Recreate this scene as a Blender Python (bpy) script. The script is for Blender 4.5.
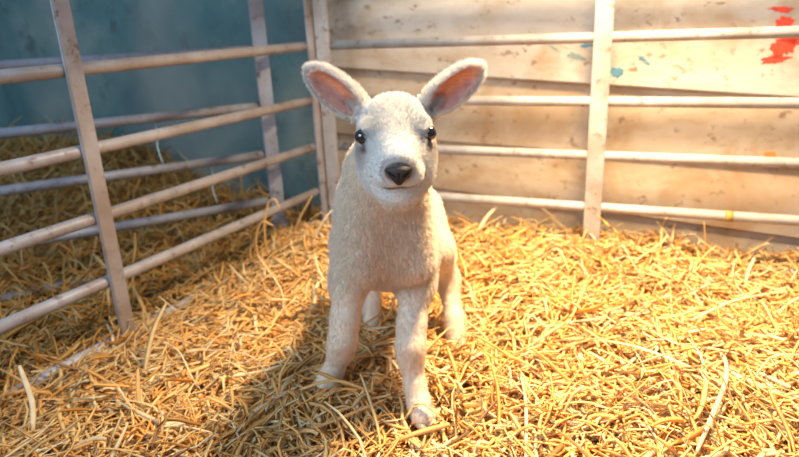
import bpy, bmesh, math, random
import numpy as np
from mathutils import Vector, Matrix

for o in list(bpy.data.objects):
    bpy.data.objects.remove(o)
scene = bpy.context.scene
C = scene.collection
rng = np.random.default_rng(7)
random.seed(7)

# ------------------------------------------------------------------ camera
CAM_H = 0.53
cam_data = bpy.data.cameras.new('camera')
cam_data.sensor_width = 36.0
cam_data.lens = 619.5 / 799.0 * 36.0
cam_data.clip_start = 0.02
cam_data.dof.use_dof = True
cam_data.dof.focus_distance = 0.735
cam_data.dof.aperture_fstop = 4.5
cam = bpy.data.objects.new('camera', cam_data)
C.objects.link(cam)
pitch, roll = 0.3291, -0.0453
Fw = Vector((0, math.cos(pitch), -math.sin(pitch)))
Rt = Vector((1, 0, 0))
Up = Rt.cross(Fw)
cr, sr = math.cos(roll), math.sin(roll)
R2 = cr * Rt + sr * Up
U2 = -sr * Rt + cr * Up
cam.matrix_world = Matrix(((R2.x, U2.x, -Fw.x, 0), (R2.y, U2.y, -Fw.y, 0), (R2.z, U2.z, -Fw.z, CAM_H), (0, 0, 0, 1)))
scene.camera = cam

# ------------------------------------------------------------------ light
world = bpy.data.worlds.new('world')
scene.world = world
world.use_nodes = True
bg = world.node_tree.nodes['Background']
bg.inputs[0].default_value = (0.42, 0.66, 1.0, 1)
bg.inputs[1].default_value = 0.38

def lamp(name, kind, loc, target, energy, color, **kw):
    d = bpy.data.lights.new(name, kind)
    d.energy = energy
    d.color = color
    for k, v in kw.items():
        setattr(d, k, v)
    o = bpy.data.objects.new(name, d)
    C.objects.link(o)
    o.location = loc
    o.rotation_euler = (Vector(target) - Vector(loc)).to_track_quat('-Z', 'Y').to_euler()
    return o
# the warm heat lamp hanging over the pen, right of the lamb
# (reflector bulb: a bright beam straight down and a wide spill around it)
lamp('heat_lamp_beam', 'SPOT', (0.38, 1.02, 1.12), (0.42, 0.94, 0), 245, (1.0, 0.77, 0.47),
     spot_size=math.radians(94), spot_blend=0.9, shadow_soft_size=0.085)
lamp('heat_lamp_spill', 'SPOT', (0.38, 1.02, 1.12), (0.49, 1.00, 0), 56, (1.0, 0.77, 0.50),
     spot_size=math.radians(124), spot_blend=0.15, shadow_soft_size=0.085)
# cool daylight from the open side of the barn, behind and left of the camera
lamp('barn_opening_daylight', 'AREA', (-1.5, -0.9, 1.7), (-0.1, 1.1, 0.15), 66, (0.66, 0.83, 1.0),
     shape='RECTANGLE', size=1.6, size_y=1.4)

vs = scene.view_settings
vs.view_transform = 'Standard'
vs.look = 'None'
vs.gamma = 1.0
vs.use_curve_mapping = False
vs.exposure = 0.0

# ------------------------------------------------------------------ helpers
def link(o, parent=None):
    C.objects.link(o)
    if parent is not None:
        o.parent = parent
    return o

def tag(o, label=None, cat=None, group=None, kind=None):
    if label: o['label'] = label
    if cat: o['category'] = cat
    if group: o['group'] = group
    if kind: o['kind'] = kind
    return o

def empty(name, loc, label, cat, group=None, rotz=0.0):
    o = bpy.data.objects.new(name, None)
    o.location = loc
    o.rotation_euler = (0, 0, rotz)
    o.empty_display_size = 0.05
    link(o)
    return tag(o, label, cat, group)

def mesh_obj(name, verts, faces, mat, parent=None, smooth=False):
    me = bpy.data.meshes.new(name)
    me.from_pydata([tuple(v) for v in verts], [], [tuple(f) for f in faces])
    me.update()
    if mat: me.materials.append(mat)
    if smooth:
        me.polygons.foreach_set('use_smooth', [True] * len(me.polygons))
    return link(bpy.data.objects.new(name, me), parent)

def bm_obj(name, bm, mat, parent=None, smooth=False):
    me = bpy.data.meshes.new(name)
    bmesh.ops.recalc_face_normals(bm, faces=bm.faces)
    bm.to_mesh(me)
    bm.free()
    if mat: me.materials.append(mat)
    if smooth:
        me.polygons.foreach_set('use_smooth', [True] * len(me.polygons))
    return link(bpy.data.objects.new(name, me), parent)

def fast_mesh(name, co, tris_or_quads, n):
    """mesh from numpy arrays; faces all of n corners"""
    me = bpy.data.meshes.new(name)
    f = np.ascontiguousarray(tris_or_quads, dtype=np.int32)
    me.vertices.add(len(co))
    me.vertices.foreach_set('co', np.ascontiguousarray(co, dtype=np.float32).ravel())
    me.loops.add(f.size)
    me.loops.foreach_set('vertex_index', f.ravel())
    me.polygons.add(len(f))
    me.polygons.foreach_set('loop_start', np.arange(0, f.size, n, dtype=np.int32))
    me.update(calc_edges=True)
    return me

def point_color(me, col, name='Col'):
    a = me.attributes.new(name, 'FLOAT_COLOR', 'POINT')
    c = np.ones((len(col), 4), dtype=np.float32)
    c[:, :3] = col
    a.data.foreach_set('color', c.ravel())

# ---- node helpers
def new_mat(name):
    m = bpy.data.materials.new(name)
    m.use_nodes = True
    nt = m.node_tree
    return m, nt, nt.nodes['Principled BSDF'], nt.nodes['Material Output']

def noise(nt, scale, detail=4, rough=0.6, coord='Object', vscale=(1, 1, 1), dist=0.0):
    tc = nt.nodes.new('ShaderNodeTexCoord')
    mp = nt.nodes.new('ShaderNodeMapping')
    mp.inputs['Scale'].default_value = vscale
    nt.links.new(tc.outputs[coord], mp.inputs[0])
    n = nt.nodes.new('ShaderNodeTexNoise')
    n.inputs['Scale'].default_value = scale
    n.inputs['Detail'].default_value = detail
    n.inputs['Roughness'].default_value = rough
    n.inputs['Distortion'].default_value = dist
    nt.links.new(mp.outputs[0], n.inputs['Vector'])
    return n.outputs['Fac']

def ramp(nt, fac, stops):
    r = nt.nodes.new('ShaderNodeValToRGB')
    e = r.color_ramp.elements
    while len(e) < len(stops):
        e.new(0.5)
    for i, (p, c) in enumerate(stops):
        e[i].position = p
        e[i].color = (*c, 1) if len(c) == 3 else c
    nt.links.new(fac, r.inputs[0])
    return r.outputs[0]

def mix(nt, fac, a, b, mode='MIX'):
    n = nt.nodes.new('ShaderNodeMix')
    n.data_type = 'RGBA'
    n.blend_type = mode
    for sock, v in ((n.inputs[0], fac), (n.inputs[6], a), (n.inputs[7], b)):
        if hasattr(v, 'links') or isinstance(v, bpy.types.NodeSocket):
            nt.links.new(v, sock)
        elif isinstance(v, (int, float)):
            sock.default_value = v
        else:
            sock.default_value = (*v, 1)
    return n.outputs[2]

def bump(nt, bsdf, h, strength, dist):
    b = nt.nodes.new('ShaderNodeBump')
    b.inputs['Strength'].default_value = strength
    b.inputs['Distance'].default_value = dist
    nt.links.new(h, b.inputs['Height'])
    nt.links.new(b.outputs[0], bsdf.inputs['Normal'])

def attr_color(nt, name='Col'):
    a = nt.nodes.new('ShaderNodeAttribute')
    a.attribute_name = name
    return a.outputs['Color']

# ------------------------------------------------------------------ materials
def mat_board(name='weathered_board', c0=(0.42, 0.31, 0.20), c1=(0.52, 0.405, 0.275), c2=(0.58, 0.475, 0.35), stain=0.44):
    m, nt, b, out = new_mat(name)
    grain = noise(nt, 9, 6, 0.65, vscale=(1, 2, 3))
    base = ramp(nt, grain, [(0.30, c0), (0.5, c1), (0.72, c2)])
    st = noise(nt, 5.5, 5, 0.6, dist=0.5)
    base = mix(nt, ramp(nt, st, [(stain, (0, 0, 0)), (stain + 0.24, (1, 1, 1))]), base, (0.39, 0.23, 0.10))
    sp = noise(nt, 34, 3, 0.6, vscale=(1, 1, 1.4))
    base = mix(nt, ramp(nt, sp, [(0.61, (0, 0, 0)), (0.70, (0.8, 0.8, 0.8))]), base, (0.22, 0.13, 0.07))
    pale = noise(nt, 3.0, 3, 0.5)
    base = mix(nt, ramp(nt, pale, [(0.48, (0, 0, 0)), (0.66, (0.5, 0.5, 0.5))]), base, (0.59, 0.50, 0.38))
    nt.links.new(base, b.inputs['Base Color'])
    b.inputs['Roughness'].default_value = 0.75
    bump(nt, b, grain, 0.35, 0.004)
    return m

def mat_blue_wall():
    m, nt, b, out = new_mat('blue_grey_render')
    n1 = noise(nt, 3.2, 6, 0.62)
    base = ramp(nt, n1, [(0.30, (0.036, 0.100, 0.106)), (0.5, (0.072, 0.150, 0.152)), (0.72, (0.19, 0.23, 0.205))])
    n2 = noise(nt, 9, 6, 0.72, vscale=(1, 1, 0.8))
    base = mix(nt, ramp(nt, n2, [(0.54, (0, 0, 0)), (0.68, (0.75, 0.75, 0.75))]), base, (0.035, 0.055, 0.055))
    n3 = noise(nt, 2.0, 3, 0.5)
    base = mix(nt, ramp(nt, n3, [(0.48, (0, 0, 0)), (0.68, (0.65, 0.65, 0.65))]), base, (0.27, 0.27, 0.24))
    nt.links.new(base, b.inputs['Base Color'])
    b.inputs['Roughness'].default_value = 0.7
    bump(nt, b, n2, 0.3, 0.006)
    return m

def mat_galv(name='galvanised_steel_dirty', tone=(0.72, 0.68, 0.63), dirt=0.50):
    m, nt, b, out = new_mat(name)
    n1 = noise(nt, 14, 5, 0.65)
    base = ramp(nt, n1, [(0.30, (0.42, 0.38, 0.35)), (0.5, (0.60, 0.57, 0.55)), (0.7, (0.70, 0.68, 0.67))])
    n2 = noise(nt, 38, 4, 0.7)
    base = mix(nt, ramp(nt, n2, [(0.58, (0, 0, 0)), (0.68, (0.8, 0.8, 0.8))]), base, (0.20, 0.11, 0.06))
    n3 = noise(nt, 5, 3, 0.5)
    base = mix(nt, ramp(nt, n3, [(dirt, (0, 0, 0)), (dirt + 0.18, (0.6, 0.6, 0.6))]), base, (0.42, 0.30, 0.20))
    base = mix(nt, 1.0, base, tone, 'MULTIPLY')
    nt.links.new(base, b.inputs['Base Color'])
    b.inputs['Metallic'].default_value = 0.12
    b.inputs['Roughness'].default_value = 0.5
    bump(nt, b, n2, 0.2, 0.002)
    return m

def mat_straw(name, tint=(1, 1, 1)):
    m, nt, b, out = new_mat(name)
    col = attr_color(nt)
    fib = noise(nt, 60, 2, 0.5)
    col = mix(nt, ramp(nt, fib, [(0.35, (0.0, 0.0, 0.0)), (0.75, (0.30, 0.30, 0.30))]), col, (0.55, 0.30, 0.09))
    col = mix(nt, 1.0, col, tint, 'MULTIPLY')
    nt.links.new(col, b.inputs['Base Color'])
    b.inputs['Roughness'].default_value = 0.42
    b.inputs['Specular IOR Level'].default_value = 0.45
    tr = nt.nodes.new('ShaderNodeBsdfTranslucent')
    nt.links.new(col, tr.inputs[0])
    mx = nt.nodes.new('ShaderNodeMixShader')
    mx.inputs[0].default_value = 0.45
    nt.links.new(b.outputs[0], mx.inputs[1])
    nt.links.new(tr.outputs[0], mx.inputs[2])
    nt.links.new(mx.outputs[0], out.inputs[0])
    return m

def mat_plain(name, col, rough=0.6, sc=40, var=0.25, coat=0.0):
    m, nt, b, out = new_mat(name)
    n = noise(nt, sc, 3, 0.5)
    d = tuple(c * (1 - var) for c in col)
    nt.links.new(ramp(nt, n, [(0.35, d), (0.65, col)]), b.inputs['Base Color'])
    b.inputs['Roughness'].default_value = rough
    b.inputs['Coat Weight'].default_value = coat
    return m

def mat_skin():
    m, nt, b, out = new_mat('lamb_skin')
    col = attr_color(nt)
    n = noise(nt, 150, 3, 0.6)
    col = mix(nt, ramp(nt, n, [(0.35, (0.35, 0.35, 0.35)), (0.65, (0, 0, 0))]), col, (0.45, 0.30, 0.20))
    nt.links.new(col, b.inputs['Base Color'])
    b.inputs['Roughness'].default_value = 0.8
    b.inputs['Subsurface Weight'].default_value = 0.15
    b.inputs['Subsurface Radius'].default_value = (0.012, 0.004, 0.002)
    b.inputs['Subsurface Scale'].default_value = 0.8
    bump(nt, b, n, 0.2, 0.002)
    return m

def mat_wool():
    m, nt, b, out = new_mat('lamb_wool')
    col = attr_color(nt)
    nt.links.new(col, b.inputs['Base Color'])
    b.inputs['Roughness'].default_value = 0.6
    b.inputs['Specular IOR Level'].default_value = 0.25
    tr = nt.nodes.new('ShaderNodeBsdfTranslucent')
    nt.links.new(col, tr.inputs[0])
    mx = nt.nodes.new('ShaderNodeMixShader')
    mx.inputs[0].default_value = 0.35
    nt.links.new(b.outputs[0], mx.inputs[1])
    nt.links.new(tr.outputs[0], mx.inputs[2])
    nt.links.new(mx.outputs[0], out.inputs[0])
    return m

M_board = mat_board()
M_board_pale = mat_board('pale_board', (0.46, 0.38, 0.29), (0.55, 0.48, 0.39), (0.60, 0.54, 0.46), 0.52)
M_blue = mat_blue_wall()
M_galv = mat_galv()
M_galv_old = mat_galv('galvanised_steel_rusty', (0.66, 0.66, 0.71), 0.48)
M_galv_cool_light = mat_galv('galvanised_steel_cool_light', (0.44, 0.50, 0.62), 0.52)  # bluish tone puts the cool daylight on this hurdle into its colour
M_straw = mat_straw('golden_straw')
M_straw_dull = mat_straw('dull_straw', (0.76, 0.69, 0.53))  # darker, less orange tint than the golden straw
M_conc = mat_plain('concrete_floor', (0.20, 0.18, 0.15), 0.9, 8)
def mat_nose():
    m, nt, b, out = new_mat('nose_leather')
    n = noise(nt, 500, 2, 0.5)
    nt.links.new(mix(nt, ramp(nt, n, [(0.4, (0, 0, 0)), (0.7, (0.4, 0.4, 0.4))]), attr_color(nt), (0.02, 0.015, 0.014)), b.inputs['Base Color'])
    b.inputs['Roughness'].default_value = 0.65
    b.inputs['Specular IOR Level'].default_value = 0.3
    return m
M_nose = mat_nose()
M_mouth = mat_plain('lip_dark', (0.10, 0.055, 0.05), 0.6, 300)
M_hoof = mat_plain('hoof_horn', (0.56, 0.42, 0.29), 0.5, 120, 0.3)
M_red = mat_plain('red_spray', (0.85, 0.075, 0.03), 0.6, 60, 0.2)
M_bluep = mat_plain('blue_spray', (0.12, 0.30, 0.38), 0.6, 60, 0.3)
M_green = mat_plain('green_spray', (0.30, 0.40, 0.36), 0.6, 60, 0.3)
M_orange = mat_plain('orange_spray', (0.80, 0.27, 0.04), 0.6, 60, 0.2)
M_yellow = mat_plain('yellow_paint', (0.42, 0.26, 0.05), 0.6, 60, 0.3)
M_twine = mat_plain('pale_twine', (0.45, 0.62, 0.66), 0.7, 60, 0.2)
def mat_eye():
    m, nt, b, out = new_mat('lamb_eye')
    b.inputs['Base Color'].default_value = (0.010, 0.007, 0.006, 1)
    n = noise(nt, 60, 2)
    nt.links.new(ramp(nt, n, [(0.4, (0.010, 0.007, 0.006)), (0.7, (0.022, 0.013, 0.009))]), b.inputs['Base Color'])
    b.inputs['Roughness'].default_value = 0.08
    b.inputs['Coat Weight'].default_value = 1.0
    b.inputs['Coat Roughness'].default_value = 0.03
    return m
M_eye = mat_eye()

# ------------------------------------------------------------------ setting
FLOOR_Z = -0.12
WD = np.array([0.9229, -0.3851, 0.0])       # along the back wall, left to right
WN = np.array([0.3851, 0.9229, 0.0])        # away from the pen
WP = np.array([0.5149, 1.5303, 0.0])        # wall face reference point
fl = mesh_obj('floor', [(-4.2, -1.6, FLOOR_Z), (2.8, -1.6, FLOOR_Z), (2.8, 3.8, FLOOR_Z), (-4.2, 3.8, FLOOR_Z)], [(0, 1, 2, 3)], M_conc)
tag(fl, 'dusty concrete barn floor under the straw', 'floor', kind='structure')

wall_rot = math.atan2(WD[1], WD[0])
def wall_frame(name, label, cat):
    o = empty(name, tuple(WP), label, cat, rotz=wall_rot)
    return tag(o, kind='structure')
# local wall axes: x along, y away from the pen, z up
def slab(name, x0, x1, zb0, zb1, zt0, zt1, y0, y1, mat, parent, nx=1, bev=0.004):
    """board whose lower and upper edges run at their own slant"""
    bm = bmesh.new()
    vs_ = []
    for y in (y0, y1):
        for (x, zb, zt) in ((x0, zb0, zt0), (x1, zb1, zt1)):
            vs_.append(bm.verts.new((x, y, zb)))
            vs_.append(bm.verts.new((x, y, zt)))
    for f in ((0, 2, 3, 1), (4, 5, 7, 6), (0, 1, 5, 4), (2, 6, 7, 3), (1, 3, 7, 5), (0, 4, 6, 2)):
        bm.faces.new([vs_[i] for i in f])
    if bev:
        bmesh.ops.bevel(bm, geom=list(bm.edges), offset=bev, segments=2, affect='EDGES', clamp_overlap=True)
    return bm_obj(name, bm, mat, parent)

wb = wall_frame('wall_back', 'weathered tan timber board wall behind the pen', 'wall')
S0, S1 = -0.80, 2.1
def jl(s, z0, k): return z0 + k * s
J = [(0.352, -0.068), (0.178, -0.042), (0.022, -0.075)]
def board(zb, zt, y0, x0=S0, x1=S1, thick=0.03, mat=None):
    return slab('board', x0, x1, jl(x0, *zb), jl(x1, *zb), jl(x0, *zt), jl(x1, *zt), y0, y0 + thick, mat or M_board, wb)
board_top = board(J[0], (1.25, 0), -0.012, mat=M_board_pale)
board_mid = board((J[1][0] + 0.002, J[1][1]), (J[0][0] + 0.03, J[0][1]), 0.006, thick=0.028)
board((J[2][0] + 0.002, J[2][1]), (J[1][0] + 0.03, J[1][1]), 0.020, thick=0.028)
board((FLOOR_Z, 0), (J[2][0] + 0.03, J[2][1]), 0.034, thick=0.028)
slab('backing_panel', S0, S1, FLOOR_Z, FLOOR_Z, 1.25, 1.25, 0.066, 0.10, M_board, wb)

wl = wall_frame('wall_left', 'blue-grey mottled rendered wall behind the neighbouring pen', 'wall')
slab('wall_panel', -4.6, S0 - 0.003, FLOOR_Z, FLOOR_Z, 1.3, 1.3, -0.004, 0.10, M_blue, wl)

# paint marks: thin irregular films of sprayed marker on the boards
def blob(name, cx, cz, rx, rz, y, mat, parent, seed, rough=0.35, n=40, tilt=0.0):
    r = np.random.default_rng(seed)
    ph = r.uniform(0, 6.28, 6)
    am = r.uniform(0.3, 1, 6) * np.array([0.5, 0.45, 0.4, 0.4, 0.35, 0.3])
    fr = np.array([2, 3, 5, 7, 11, 13])
    vs_ = []
    for yy in (y, y + 0.0012):
        for i in range(n):
            a = 2 * math.pi * i / n
            k = 1 + rough * float((am * np.sin(fr * a + ph)).sum())
            px, pz = rx * k * math.cos(a), rz * k * math.sin(a)
            vs_.append((cx + px * math.cos(tilt) - pz * math.sin(tilt), yy, cz + px * math.sin(tilt) + pz * math.cos(tilt)))
    fs = [tuple(range(n)), tuple(range(2 * n - 1, n - 1, -1))]
    fs += [(i, (i + 1) % n, n + (i + 1) % n, n + i) for i in range(n)]
    return mesh_obj(name, vs_, fs, mat, parent)
def paint(lbl, *a, **k):
    o = blob('paint_mark', *a, **k)
    o['label'] = lbl
    return o
yb = -0.0130
paint('red sprayed mark', 0.350, 0.510, 0.020, 0.006, yb, M_red, wb, 1, 0.5)
paint('red sprayed mark', 0.358, 0.484, 0.016, 0.012, yb, M_red, wb, 2, 0.4)
paint('red sprayed mark', 0.362, 0.434, 0.022, 0.022, yb, M_red, wb, 3, 0.4)
paint('red sprayed mark', 0.388, 0.446, 0.036, 0.008, yb, M_red, wb, 5, 0.3, tilt=-0.1)
paint('red sprayed mark', 0.350, 0.407, 0.026, 0.008, yb, M_red, wb, 6, 0.4, tilt=0.2)
paint('red sprayed mark', 0.410, 0.425, 0.014, 0.018, yb, M_red, wb, 7, 0.5)
paint('blue sprayed mark', 0.026, 0.383, 0.014, 0.013, yb, M_bluep, wb, 8, 0.35)
paint('green streak', -0.070, 0.421, 0.024, 0.006, yb, M_green, wb, 9, 0.5, tilt=-0.35)
paint('blue streak', -0.046, 0.446, 0.016, 0.004, yb, M_bluep, wb, 10, 0.4)
paint('pale blue streak', -0.125, 0.443, 0.012, 0.003, yb, M_green, wb, 12, 0.5, tilt=-0.6)
paint('blue fleck', 0.080, 0.413, 0.010, 0.004, yb, M_bluep, wb, 13, 0.6, tilt=-0.7)
paint('blue fleck', 0.092, 0.403, 0.006, 0.003, yb, M_bluep, wb, 14, 0.6, tilt=-0.5)
paint('orange fleck', 0.372, 0.194, 0.013, 0.006, 0.005, M_orange, wb, 15, 0.3)

# ------------------------------------------------------------------ hurdles
RAILS = [0.650, 0.468, 0.329, 0.205, 0.080, -0.042]
def tube_mesh(p0, p1, r, seg=14):
    p0, p1 = Vector(p0), Vector(p1)
    bm = bmesh.new()
    d = (p1 - p0)
    m = Matrix.Translation((p0 + p1) / 2) @ d.to_track_quat('Z', 'Y').to_matrix().to_4x4()
    bmesh.ops.create_cone(bm, cap_ends=True, segments=seg, radius1=r, radius2=r, depth=d.length, matrix=m)
    return bm

def hurdle(name, origin, ang, bars, length, label, rail_r=0.0115, bar_w=0.038, start=0.0, side=-1, rails=RAILS, top=0.70, mat=None):
    mat = mat or M_galv
    """local x along the hurdle; flat uprights on the 'side' face, tube rails just behind them"""
    root = empty(name, (origin[0], origin[1], FLOOR_Z), label, 'hurdle', 'steel sheep hurdles', ang)
    for x in bars:
        bm = bmesh.new()
        bmesh.ops.create_cube(bm, size=1, matrix=Matrix.Translation((x, side * 0.004, (top - FLOOR_Z) / 2)) @ Matrix.Diagonal((bar_w, 0.008, top - FLOOR_Z, 1)))
        bmesh.ops.bevel(bm, geom=list(bm.edges), offset=0.0018, segments=2, affect='EDGES')
        bm_obj('upright', bm, mat, root)
    for z in rails:
        bm = tube_mesh((start, -side * (rail_r - 0.001), z - FLOOR_Z), (length, -side * (rail_r - 0.001), z - FLOOR_Z), rail_r)
        o = bm_obj('rail', bm, mat, root)
        me = o.data
        me.polygons.foreach_set('use_smooth', [len(p.vertices) == 4 for p in me.polygons])
    return root

# back hurdle: uprights face the pen (local -y)
hb = hurdle('sheep_hurdle', (0.461 - 0.9229 * 0.688, 1.4011 + 0.3851 * 0.688), wall_rot, [0.0, 0.688, 1.376], 1.39,
            'pale steel hurdle along the back, in front of the tan board wall', start=-0.012)
# left hurdle runs from the corner towards the camera; its local +y faces the pen
hl = hurdle('sheep_hurdle', (-0.209, 1.671), -2.0915, [0.0, 0.670, 1.340], 1.35,
            'nearest rusty steel hurdle on the left of the lamb', start=-0.012, side=1, bar_w=0.031, mat=M_galv_old)
# hurdle of the neighbouring pen
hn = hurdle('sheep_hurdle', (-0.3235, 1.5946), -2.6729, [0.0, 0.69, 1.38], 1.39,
            'dim bluish steel hurdle in the neighbouring pen, behind the nearest left hurdle', start=-0.010, side=1, bar_w=0.036, mat=M_galv_cool_light)
# yellow paint ring on the back hurdle's fourth rail
bm = tube_mesh((0.968, 0.0105, 0.080 - FLOOR_Z), (0.985, 0.0105, 0.080 - FLOOR_Z), 0.0122)
yr = bm_obj('paint_ring', bm, M_yellow, hb, True)
yr['label'] = 'mustard yellow paint ring'

# ------------------------------------------------------------------ LAMB
# ---- signed distance field on a rectilinear grid (finer at the head)
def axis(segs):
    out = [segs[0][0]]
    for a, b, h in segs:
        n = max(1, int(round((b - a) / h)))
        out += list(np.linspace(a, b, n + 1)[1:])
    return np.array(out, dtype=np.float32)
GX = axis([(-0.165, -0.062, 0.0026), (-0.062, 0.066, 0.00155), (0.066, 0.150, 0.0026)])
GY = axis([(0.630, 0.800, 0.00155), (0.800, 1.240, 0.0032)])
GZ = axis([(-0.034, 0.300, 0.0030), (0.300, 0.505, 0.00155)])
D = np.full((len(GX), len(GY), len(GZ)), 0.5, dtype=np.float32)

def box_slices(lo, hi):
    s = []
    for g, a, b in zip((GX, GY, GZ), lo, hi):
        i0 = max(0, int(np.searchsorted(g, a)) - 1)
        i1 = min(len(g), int(np.searchsorted(g, b)) + 1)
        s.append(slice(i0, max(i1, i0 + 1)))
    return tuple(s)
def pts(sl):
    return np.stack(np.meshgrid(GX[sl[0]], GY[sl[1]], GZ[sl[2]], indexing='ij'), -1)
def smin(a, b, k):
    h = np.maximum(k - np.abs(a - b), 0) / k
    return np.minimum(a, b) - h * h * k * 0.25
def apply(sl, d, k, sub):
    cur = D[sl]
    D[sl] = -smin(-cur, d, k) if sub else smin(cur, d, k)
def cap(a, b, ra, rb, k=0.02, sub=False):
    a = np.array(a, dtype=np.float32); b = np.array(b, dtype=np.float32)
    R = max(ra, rb) + k + 0.012
    sl = box_slices(np.minimum(a, b) - R, np.maximum(a, b) + R)
    p = pts(sl) - a
    ba = b - a
    h = np.clip((p @ ba) / max(float(ba @ ba), 1e-9), 0, 1)
    d = np.linalg.norm(p - h[..., None] * ba, axis=-1) - (ra + (rb - ra) * h)
    apply(sl, d.astype(np.float32), k, sub)
def ell(c, r, k=0.02, A=None, sub=False):
    c = np.array(c, dtype=np.float32); r = np.array(r, dtype=np.float32)
    A = np.eye(3) if A is None else np.array(A)
    R = float(max(r)) + k + 0.012
    sl = box_slices(c - R, c + R)
    p = (pts(sl) - c) @ A.T.astype(np.float32)
    k0 = np.linalg.norm(p / r, axis=-1)
    k1 = np.linalg.norm(p / (r * r), axis=-1) + 1e-6
    d = k0 * (k0 - 1) / k1
    apply(sl, d.astype(np.float32), k, sub)

# head frame: HX to image right, HF along the muzzle, HU up out of the forehead
def unit(v):
    v = np.array(v, dtype=float)
    return v / np.linalg.norm(v)
HO = np.array([0.0004, 0.729, 0.3990])
HF = unit((0.025, -0.948, -0.318))
HX = unit(np.cross(HF, (0, 0, 1.0)))
HX = -HX if HX[0] < 0 else HX
HU = np.cross(HX, HF)
if HU[2] < 0: HU = -HU
HA = np.stack([HX, HF, HU])
def hp(x, f, u): return HO + HX * x + HF * f + HU * u

# trunk
cap((-0.022, 0.875, 0.214), (-0.010, 1.050, 0.210), 0.061, 0.056, 0.02)
ell((-0.021, 0.862, 0.208), (0.065, 0.062, 0.060), 0.03)
ell((-0.024, 0.890, 0.250), (0.060, 0.080, 0.064), 0.04)
ell((-0.006, 1.065, 0.208), (0.056, 0.066, 0.068), 0.03)
ell((-0.016, 0.96, 0.190), (0.058, 0.12, 0.058), 0.03)
# neck
cap((-0.004, 0.790, 0.360), (-0.018, 0.862, 0.258), 0.044, 0.060, 0.03)
cap((-0.024, 0.815, 0.332), (-0.028, 0.880, 0.278), 0.043, 0.054, 0.03)
# brisket folds
cap((-0.043, 0.815, 0.285), (-0.055, 0.818, 0.200), 0.021, 0.026, 0.03)
cap((0.012, 0.818, 0.285), (0.020, 0.818, 0.200), 0.021, 0.026, 0.03)
# front legs
def chain(pl, k=0.016):
    for (a, ra), (b, rb) in zip(pl[:-1], pl[1:]):
        cap(a, b, ra, rb, k)
LF = [((-0.068, 0.880, 0.205), 0.0370), ((-0.080, 0.868, 0.150), 0.0275), ((-0.089, 0.846, 0.098), 0.0190),
      ((-0.094, 0.836, 0.066), 0.0190), ((-0.099, 0.839, 0.048), 0.0160), ((-0.113, 0.846, 0.012), 0.0130),
      ((-0.122, 0.846, -0.006), 0.0150)]
RF = [((0.024, 0.872, 0.205), 0.0370), ((0.020, 0.850, 0.150), 0.0265), ((0.011, 0.815, 0.100), 0.0180),
      ((0.008, 0.800, 0.074), 0.0185), ((0.008, 0.797, 0.054), 0.0155), ((0.012, 0.785, 0.018), 0.0130),
      ((0.017, 0.772, -0.004), 0.0150)]
chain(LF); chain(RF)
cap((-0.122, 0.846, -0.004), (-0.128, 0.836, -0.018), 0.0160, 0.0165, 0.01)
cap((0.017, 0.772, -0.004), (0.022, 0.758, -0.016), 0.0160, 0.0175, 0.01)
# hind legs: thigh, stifle forward, hock back, upright shank
RH = [((0.034, 1.060, 0.200), 0.0430), ((0.060, 1.010, 0.140), 0.0310), ((0.080, 1.042, 0.082), 0.0200),
      ((0.084, 1.038, 0.068), 0.0190), ((0.091, 1.000, 0.012), 0.0145), ((0.092, 0.990, -0.005), 0.0155)]
LH = [((-0.035, 1.080, 0.205), 0.0470), ((-0.042, 1.055, 0.150), 0.0325), ((-0.056, 1.105, 0.088), 0.0195),
      ((-0.058, 1.103, 0.072), 0.0185), ((-0.060, 1.078, 0.012), 0.0145), ((-0.061, 1.070, -0.005), 0.0155)]
chain(RH); chain(LH)
cap((0.092, 0.990, -0.005), (0.093, 0.980, -0.018), 0.0160, 0.0165, 0.01)
cap((-0.061, 1.070, -0.005), (-0.062, 1.060, -0.018), 0.0160, 0.0165, 0.01)
# tail
cap((-0.006, 1.112, 0.240), (-0.004, 1.146, 0.195), 0.018, 0.015, 0.02)
cap((-0.004, 1.146, 0.195), (-0.002, 1.150, 0.105), 0.015, 0.012, 0.01)

# head
ell(hp(0, -0.026, -0.010), (0.0440, 0.050, 0.0345), 0.02, HA)
ell(hp(0, 0.000, -0.024), (0.0420, 0.042, 0.039), 0.02, HA)
cap(hp(0, 0.000, -0.014), hp(0, 0.047, -0.0150), 0.0330, 0.0240, 0.016)
cap(hp(0, -0.012, -0.046), hp(0, 0.036, -0.0530), 0.0330, 0.0250, 0.014)
for s in (-1, 1):
    ell(hp(s * 0.0225, 0.002, -0.043), (0.0220, 0.037, 0.031), 0.018, HA)     # cheek
    ell(hp(s * 0.0130, 0.048, -0.0255), (0.0160, 0.0160, 0.0130), 0.008, HA)   # upper lip pad
    ell(hp(s * 0.0300, 0.003, 0.0125), (0.0120, 0.0130, 0.0065), 0.010, HA)    # brow
ell(hp(0, 0.020, 0.000), (0.017, 0.034, 0.012), 0.014, HA)                      # nose bridge
ell(hp(0, -0.036, 0.015), (0.026, 0.022, 0.012), 0.016, HA)                     # crown tuft
ell(hp(0, 0.044, -0.0520), (0.0190, 0.0150, 0.0140), 0.010, HA)                 # chin
# mouth crease and philtrum
for s in (-1, 1):
    cap(hp(0, 0.0650, -0.0345), hp(s * 0.014, 0.0615, -0.0370), 0.0016, 0.0016, 0.004, sub=True)
    cap(hp(s * 0.014, 0.0615, -0.0370), hp(s * 0.028, 0.0420, -0.0320), 0.0016, 0.0014, 0.004, sub=True)
# eye sockets
EYE = {}
for s in (-1, 1):
    e = hp(s * 0.0385, 0.0055, 0.0020)
    EYE[s] = e
    ell(e + HX * s * 0.004 + HF * 0.003, (0.0094, 0.0094, 0.0090), 0.005, HA, sub=True)
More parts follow.
